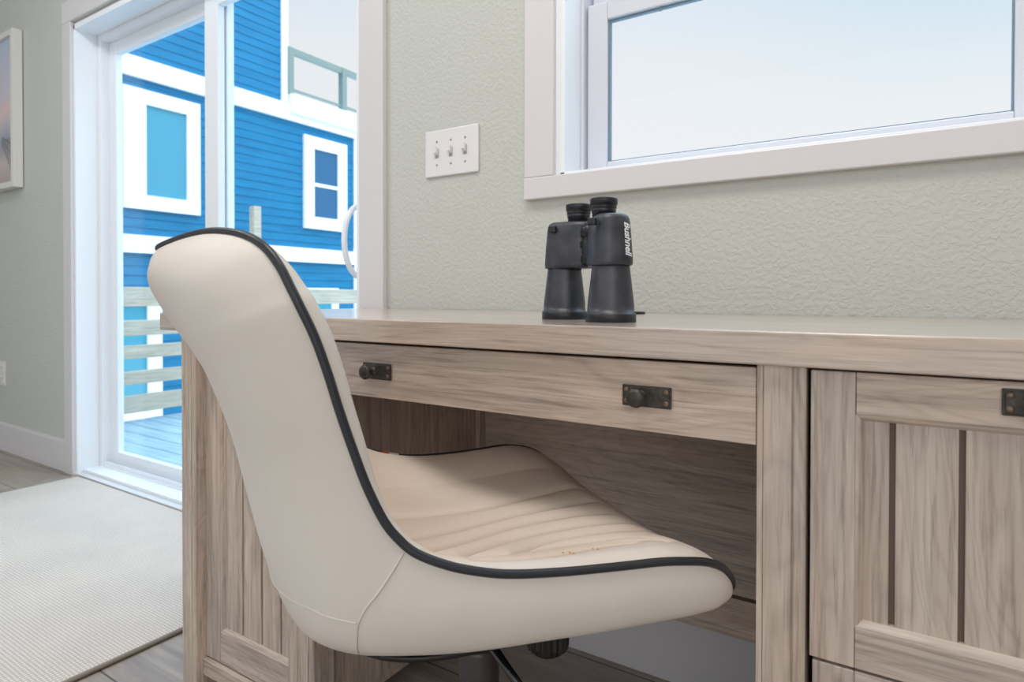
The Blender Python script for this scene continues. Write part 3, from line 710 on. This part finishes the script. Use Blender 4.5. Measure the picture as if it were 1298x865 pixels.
# station: rim (s, f, z), outer centre (f, z), inner centre (f, z), outer exponent, border puff
ST = [
 (0.000, -.361, .844, -.364, .840, -.358, .842, .90, .002),
 (0.045, -.336, .851, -.3675, .832, -.345, .833, .90, .004),
 (0.090, -.306, .855, -.3685, .822, -.330, .818, .90, .008),
 (0.120, -.283, .853, -.369, .812, -.322, .806, .90, .011),
 (0.143, -.265, .847, -.366, .800, -.316, .792, .90, .013),
 (0.163, -.250, .836, -.358, .785, -.308, .777, .90, .015),
 (0.175, -.238, .819, -.348, .768, -.298, .760, .90, .017),
 (0.182, -.229, .800, -.337, .751, -.289, .744, .90, .019),
 (0.186, -.223, .787, -.330, .741, -.283, .735, .90, .020),
 (0.188, -.210, .758, -.316, .717, -.270, .712, .90, .020),
 (0.189, -.199, .726, -.305, .690, -.257, .688, .90, .019),
 (0.190, -.189, .692, -.294, .660, -.246, .660, .90, .018),
 (0.191, -.178, .658, -.285, .628, -.236, .632, .90, .017),
 (0.194, -.165, .621, -.273, .578, -.224, .596, .86, .015),
 (0.198, -.150, .589, -.259, .525, -.208, .562, .80, .013),
 (0.202, -.136, .571, -.243, .481, -.192, .540, .74, .012),
 (0.206, -.123, .560, -.222, .450, -.174, .525, .68, .011),
 (0.211, -.102, .550, -.182, .433, -.140, .512, .62, .010),
 (0.216, -.077, .542, -.132, .428, -.100, .507, .58, .009),
 (0.222, -.040, .535, -.070, .426, -.050, .505, .56, .008),
 (0.229, .012, .532, .000, .427, .010, .506, .56, .007),
 (0.237, .068, .532, .070, .428, .065, .509, .56, .007),
 (0.244, .110, .533, .130, .429, .110, .512, .58, .007),
 (0.247, .137, .531, .165, .429, .140, .513, .60, .007),
 (0.245, .165, .525, .198, .426, .170, .511, .66, .006),
 (0.238, .190, .512, .214, .426, .196, .500, .74, .005),
 (0.226, .210, .492, .226, .430, .217, .484, .84, .004),
 (0.206, .224, .472, .232, .436, .231, .468, .92, .003),
 (0.170, .233, .460, .238, .441, .239, .459, .96, .002),
 (0.120, .239, .455, .243, .446, .243, .455, 1., .001),
 (0.060, .243, .452, .246, .449, .246, .452, 1., .0),
 (0.000, .245, .451, .247, .450, .247, .451, 1., .0)]
def catmull(p0, p1, p2, p3, t):
    return tuple(0.5 * ((2 * b) + (-a + c) * t + (2 * a - 5 * b + 4 * c - d) * t * t + (-a + 3 * b - 3 * c + d) * t ** 3) for a, b, c, d in zip(p0, p1, p2, p3))
def station(t):
    n = len(ST) - 1; t = min(max(t, 0), n - 1e-9); i = int(t); u = t - i
    q = [list(x) for x in (ST[max(i - 1, 0)], ST[i], ST[i + 1], ST[min(i + 2, n)])]
    if i == 0: q[0] = list(ST[1]); q[0][0] = -q[0][0]
    if i == n - 1: q[3] = list(ST[n - 1]); q[3][0] = -q[3][0]
    return catmull(*q, u)
def rimpt(t, sgn=-1):
    s = station(t); return Vector((s[1], s[0] * sgn, s[2]))
def outer(t, phi):
    """phi 0 = camera-side rim, pi = far rim"""
    s, f, z, fo, zo, fi, zi, ex, pf = station(t)
    c_, s_ = math.cos(phi), max(math.sin(phi), 0)
    x = -(abs(c_) ** ex) * (1 if c_ > 0 else -1); w = s_ ** ex
    # the leather bellies out a little under the seat edge
    bel = 0.0
    if 16 < t < 27:
        k = min(1, (t - 16) / 2, (27 - t) / 3); pm_ = min(phi, math.pi - phi); p0 = 0.86 - 0.30 * (t - 16) / 11
        bel = k * (0.006 * math.sin(min(w, 1) * math.pi) - 0.010 * math.exp(-((pm_ - p0) / 0.16) ** 2))
    return Vector((f + (fo - f) * w, (s + bel) * x, z + (zo - z) * w))
QL = [   # quilting seams in seat coordinates (forward, left)
 [(-.22, .06), (-.108, .051), (.02, .048), (.108, .058), (.16, .071), (.24, .085)],
 [(-.20, -.075), (-.111, -.035), (-.052, -.017), (.041, .004), (.127, .004), (.16, .009), (.24, .015)],
 [(-.18, -.13), (-.095, -.08), (-.03, -.051), (.044, -.030), (.11, -.033), (.152, -.040), (.24, -.050)],
 [(-.15, -.165), (-.096, -.124), (-.052, -.101), (.019, -.071), (.093, -.069), (.147, -.077), (.24, -.09)],
 [(-.10, -.185), (-.06, -.158), (.001, -.121), (.063, -.100), (.149, -.110), (.24, -.13)],
 [(-.20, .0), (-.111, -.060), (-.06, -.098), (-.003, -.119), (.067, -.125), (.131, -.147), (.16, -.18)],
 [(-.13, -.13), (-.081, -.15), (-.055, -.158), (-.003, -.155), (.029, -.152), (.073, -.152), (.11, -.165), (.15, -.19)],
 [(-.06, -.19), (.001, -.186), (.036, -.182), (.08, -.180), (.113, -.187)]]
def smooth_line(pts, k=10):
    out = []
    for i in range(len(pts) - 1):
        q = [pts[max(i - 1, 0)], pts[i], pts[i + 1], pts[min(i + 2, len(pts) - 1)]]
        for j in range(k): out.append(catmull(*q, j / k))
    return out + [pts[-1]]
QLs = [smooth_line(l) for l in QL]
import numpy as np
QF = np.arange(-0.26, 0.28, 0.0012); QG = np.arange(-0.27, 0.27, 0.0012)
GF, GL = np.meshgrid(QF, QG, indexing='ij'); QD = np.full(GF.shape, 1.0)
for ln in QLs:
    for (a, b), (c_, d_) in zip(ln, ln[1:]):
        vx, vy = c_ - a, d_ - b; q = vx * vx + vy * vy
        if q == 0: continue
        t_ = np.clip(((GF - a) * vx + (GL - b) * vy) / q, 0, 1)
        QD = np.minimum(QD, (GF - a - vx * t_) ** 2 + (GL - b - vy * t_) ** 2)
QD = np.sqrt(QD)
def quilt(f, l):
    a = min(max((f + 0.26) / 0.0012, 0), len(QF) - 1.001); b = min(max((l + 0.27) / 0.0012, 0), len(QG) - 1.001)
    i, j = int(a), int(b); u, v = a - i, b - j
    return float((QD[i, j] * (1 - u) + QD[i + 1, j] * u) * (1 - v) + (QD[i, j + 1] * (1 - u) + QD[i + 1, j + 1] * u) * v)
def inner(t, x, q=True):
    """x -1 = camera-side rim ... 1 = far rim"""
    s, f, z, fo, zo, fi, zi, ex, pf = station(t)
    ax_ = abs(x); w = 1 - ax_ ** 2.4
    nrm = Vector((f - fo, 0, z - zo)); nrm = nrm.normalized() if nrm.length > 1e-6 else Vector((0, 0, 1))
    b = pf * math.sin(math.pi * min((1 - ax_) / 0.42, 1)) if ax_ > 0.58 else 0
    b += pf * 0.9 * math.sin(math.pi * min((1 - ax_) / 0.10, 1) / 2) * (1 if ax_ > 0.9 else 1) * (1 - min(1, max(0, (0.9 - ax_) / 0.5)))
    p = Vector((f + (fi - f) * w, s * x, z + (zi - z) * w)) + nrm * b
    if q and 14 < t < 26.5:
        fade = min(1, (t - 14) / 2) * min(1, (26.5 - t) / 2) * min(1, (1 - ax_) / 0.12)
        d = quilt(p.x, p.y); dep = (0.0078 * math.exp(-(d / 0.0030)) + 0.0085 * math.exp(-(d / 0.0105))) * fade
        p -= nrm * dep
    return p
NS, NO, NI = 400, 56, 300
nst = len(ST) - 1
# spread the stations evenly along the rim
ts = [0.0]; acc = [0.0]; K = 2400
prev = rimpt(0)
for i in range(1, K + 1):
    t = nst * i / K; p_ = rimpt(t); acc.append(acc[-1] + (p_ - prev).length); prev = p_
def t_at(fr):
    tgt = fr * acc[-1]; lo, hi = 0, K
    while lo < hi:
        m_ = (lo + hi) // 2
        if acc[m_] < tgt: lo = m_ + 1
        else: hi = m_
    return nst * lo / K
TS = [t_at(i / NS) for i in range(NS + 1)]
def grid(fn, us, ws):
    bm = bmesh.new(); rows = [[bm.verts.new(fn(t, w)) for w in ws] for t in us]
    for A, B in zip(rows, rows[1:]):
        for i in range(len(ws) - 1):
            f = bm.faces.new((A[i], A[i + 1], B[i + 1], B[i])); f.smooth = True
    bmesh.ops.remove_doubles(bm, verts=bm.verts[:], dist=1e-5)
    return bm
bm = grid(outer, TS, [math.pi * i / NO for i in range(NO + 1)])
shell = obj('seat_shell', bm, leather_out, chair, local=True)
bm = grid(inner, TS, [-1 + 2 * i / NI for i in range(NI + 1)])
bm.faces.ensure_lookup_table()
for f in bm.faces:      # paler ivory border paints in the daylight caught by the cushion edge
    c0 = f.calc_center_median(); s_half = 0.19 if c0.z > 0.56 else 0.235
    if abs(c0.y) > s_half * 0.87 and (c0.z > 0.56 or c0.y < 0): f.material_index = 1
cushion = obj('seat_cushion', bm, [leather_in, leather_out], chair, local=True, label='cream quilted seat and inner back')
# piping all round the rim
rp = [rimpt(t, -1) for t in TS] + [rimpt(t, 1) for t in reversed(TS[1:-1])]
bm = bmesh.new(); tube(bm, rp, 0.0042, 12, closed=True); obj('piping', bm, pipe_m, chair, local=True)
# stitching dashes along the quilt seams
def surf_at(f, l):
    best = None; lo, hi = 14.0, 26.5
    for _ in range(3):
        for i in range(17):
            t = lo + (hi - lo) * i / 16; s = station(t)[0]
            x = max(-1, min(1, l / s)); p = inner(t, x, False); d = abs(p.x - f)
            if best is None or d < best[0]: best = (d, t, x)
        w = (hi - lo) / 16; lo, hi = max(14, best[1] - w), min(26.5, best[1] + w)
    return best
for ln in QLs:
    pts = []
    for f, l in ln:
        if f < -0.13 or f > 0.205: continue
        d, t, x = surf_at(f, l)
        if abs(x) > 0.86 or d > 0.004: continue
        pts.append(inner(t, x) + Vector((0, 0, 0.0004)))
    if len(pts) < 3: continue
    seg = [(b - a).length for a, b in zip(pts, pts[1:])]; tot = sum(seg); s0 = 0
    def at(u):
        k = 0
        while k < len(seg) - 1 and u > seg[k]: u -= seg[k]; k += 1
        return pts[k].lerp(pts[k + 1], min(1, u / seg[k]))
    bm = bmesh.new()
    while s0 + 0.0034 < tot:
        tube(bm, [at(s0), at(s0 + 0.0034)], 0.00045, 5); s0 += 0.0048
    obj('stitch_line', bm, thread_m, cushion, local=True, label='row of cream stitches')
# leather seams on the shell
def seam(fn, t0, t1, n=40):
    return [fn(t0 + (t1 - t0) * i / n) for i in range(n + 1)]
SIDE = [(15.5, .01), (15.7, .074), (15.85, .178), (15.9, .267), (16.1, .40), (16.4, .519), (16.85, .741)]
BACK = [(16.07, .405), (15.65, .489), (15.3, .593), (15.0, .696), (14.8, .83), (14.65, 1.02), (14.55, 1.30), (14.52, math.pi / 2)]
BACK = BACK + [(t, math.pi - ph) for t, ph in reversed(BACK[:-1])]
def off(p, a):
    c0 = Vector((-0.1, 0, 0.6)); return p + (p - c0).normalized() * a
for ln, r_ in ((SIDE, 0.0010), ([(t, math.pi - ph) for t, ph in SIDE], 0.0010), (BACK, 0.0012)):
    bm = bmesh.new(); tube(bm, [off(outer(t, ph), 0.0002) for t, ph in smooth_line(ln, 8)], r_, 6)
    obj('seam', bm, seam_m, shell, local=True, label='raised ivory seam')
bm = bmesh.new(); bm.free()
# woven brand tab on the far rim
tb = thing_tab = None
bm = bmesh.new()
ta, tb_ = 17.35, 18.35
def tabpt(t, h): 
    p = rimpt(t, 1); return p + Vector((0, 0.0, h))
n = 14
for k in range(n):
    a = ta + (tb_ - ta) * k / n; b = ta + (tb_ - ta) * (k + 0.8) / n
    mi = 0 if k < n // 2 else 1
    p0, p1 = tabpt(a, 0), tabpt(b, 0)
    q = [p0 + Vector((0, -0.0035, 0.0022)), p1 + Vector((0, -0.0035, 0.0022)), p1 + Vector((0, -0.0030, 0.0052)), p0 + Vector((0, -0.0030, 0.0052))]
    lo_ = [bm.verts.new(v) for v in q]; hi_ = [bm.verts.new(v + Vector((0.0, -0.0006, 0.0002))) for v in q]
    for idx in ((0, 1, 2, 3),):
        bm.faces.new([lo_[i] for i in reversed(idx)]).material_index = mi; bm.faces.new([hi_[i] for i in idx]).material_index = mi
    for i in range(4):
        j = (i + 1) % 4; bm.faces.new((lo_[i], lo_[j], hi_[j], hi_[i])).material_index = mi
obj('woven_tab', bm, [mat('red_thread', srgb(190, 70, 50), 0.8), mat('white_thread', srgb(205, 200, 192), 0.8)], cushion, local=True, label='tiny red and white woven tab')
# rust-coloured wear spots near the rim
rust = mat('rust_stain', srgb(196, 146, 96), 0.8)
for f, l, r in ((.028, -.196, .0013), (.034, -.199, .0015), (.036, -.203, .0012), (.060, -.199, .0010), (.063, -.203, .0012)):
    d, t, x = surf_at(f, l); x = max(-0.93, x); p = inner(t, x, False)
    bm = bmesh.new(); lathe(bm, p - Vector((0, 0, 0.0003)), (0, -0.3, 1), [(0, r), (0.0004, r * 0.8), (0.0005, 0)], 8)
    obj('wear_spot', bm, rust, cushion, local=True, label='small rust-coloured spot')
# black base pan
bm = bmesh.new(); ring = []
for i in range(64):
    a = 2 * math.pi * i / 64; c_, s_ = math.cos(a), math.sin(a)
    x = -0.042 + 0.142 * abs(c_) ** 0.7 * (1 if c_ > 0 else -1); y = 0.150 * abs(s_) ** 0.7 * (1 if s_ > 0 else -1)
    ring.append((x, y))
for A, z0, z1, k0, k1 in ((ring, 0.428, 0.4225, 1.0, 1.0), (ring, 0.4225, 0.4190, 1.0, 0.96)):
    a = [bm.verts.new((x * k0, y * k0, z0)) for x, y in A]; b = [bm.verts.new((x * k1, y * k1, z1)) for x, y in A]
    for i in range(64): bm.faces.new((a[i], a[(i + 1) % 64], b[(i + 1) % 64], b[i])).smooth = True
    bm.faces.new(a); bm.faces.new(list(reversed(b)))
obj('base_pan', bm, black_m, chair, local=True)
bm = bmesh.new(); bx(bm, -0.085, 0.10, -0.06, 0.06, 0.380, 0.420, 0.006); cone(bm, (0, 0, 0.362), (0, 0, 0.382), 0.022, 0.030, 32)
mech = obj('tilt_mechanism', bm, black_metal, chair, local=True)
bm = bmesh.new(); lathe(bm, (0, 0, 0), (0, 0, 1), [(0.10, 0), (0.10, 0.0262), (0.340, 0.0262), (0.346, 0.0250), (0.348, 0.020), (0.348, 0.0)], 48)
obj('gas_lift_cover', bm, tube_m, chair, local=True)
bm = bmesh.new(); cone(bm, (0, 0, 0.34), (0, 0, 0.37), 0.017, 0.017, 32); obj('piston', bm, chrome, chair, local=True)
# lever and tension knob
def loc(u, v, w):   # world -> chair local
    d = Vector((u, v, w)) - CH_O; return Vector((d.x * math.cos(TH) + d.y * math.sin(TH), -d.x * math.sin(TH) + d.y * math.cos(TH), d.z))
LEV = [(-0.425, -0.675, 0.417), (-0.300, -0.669, 0.300)]
bm = bmesh.new(); a, b = (loc(*q) for q in LEV)
cone(bm, a, b, 0.0052, 0.0052, 16); obj('lever', bm, black_metal, mech, local=True)
bm = bmesh.new(); n = 80; kc = loc(-0.3605, -0.615, 0.372); rings = []
for hz, r in ((0.0, 0.012), (0.001, 0.018), (0.006, 0.0232), (0.012, 0.0246), (0.030, 0.0246), (0.034, 0.020)):
    rings.append([bm.verts.new(kc + Vector((math.cos(2 * math.pi * i / n) * r * (1 + (0.045 * math.cos(20 * 2 * math.pi * i / n) if r > 0.02 else 0)), math.sin(2 * math.pi * i / n) * r * (1 + (0.045 * math.cos(20 * 2 * math.pi * i / n) if r > 0.02 else 0)), hz))) for i in range(n)])
for A, B in zip(rings, rings[1:]):
    for i in range(n): bm.faces.new((A[i], A[(i + 1) % n], B[(i + 1) % n], B[i]))
bm.faces.new(list(reversed(rings[0]))); bm.faces.new(rings[-1])
cone(bm, kc + Vector((0, 0, 0.03)), kc + Vector((0, 0, 0.052)), 0.008, 0.008, 16)
obj('tension_knob', bm, black_m, mech, local=True)
# five-star base with casters
bm = bmesh.new(); cone(bm, (0, 0, 0.075), (0, 0, 0.12), 0.042, 0.034, 32); hub = obj('base_hub', bm, black_metal, chair, local=True)
for k in range(5):
    a = math.radians(20 + 72 * k); d = Vector((math.cos(a), math.sin(a), 0)); sd = Vector((-d.y, d.x, 0))
    bm = bmesh.new(); pr_ = [(0.03, 0.022, 0.078, 0.115), (0.16, 0.018, 0.075, 0.100), (0.285, 0.013, 0.070, 0.086)]
    rr = []
    for r, w, z0, z1 in pr_:
        rr.append([bm.verts.new(d * r + sd * w * sx + Vector((0, 0, z))) for sx, z in ((-1, z0), (1, z0), (0.8, z1), (-0.8, z1))])
    for A, B in zip(rr, rr[1:]):
        for i in range(4): bm.faces.new((A[i], A[(i + 1) % 4], B[(i + 1) % 4], B[i]))
    bm.faces.new(list(reversed(rr[0]))); bm.faces.new(rr[-1])
    obj('base_leg', bm, black_metal, hub, local=True)
    bm = bmesh.new(); p = d * 0.275
    cone(bm, p + Vector((0, 0, 0.04)), p + Vector((0, 0, 0.075)), 0.006, 0.006, 12)
    for s in (-1, 1):
        cone(bm, p + sd * 0.006 * s + Vector((0, 0, 0.026)), p + sd * 0.024 * s + Vector((0, 0, 0.026)), 0.0258, 0.0235, 24)
    obj('caster', bm, black_m, hub, local=True)
bpy.context.view_layer.update()
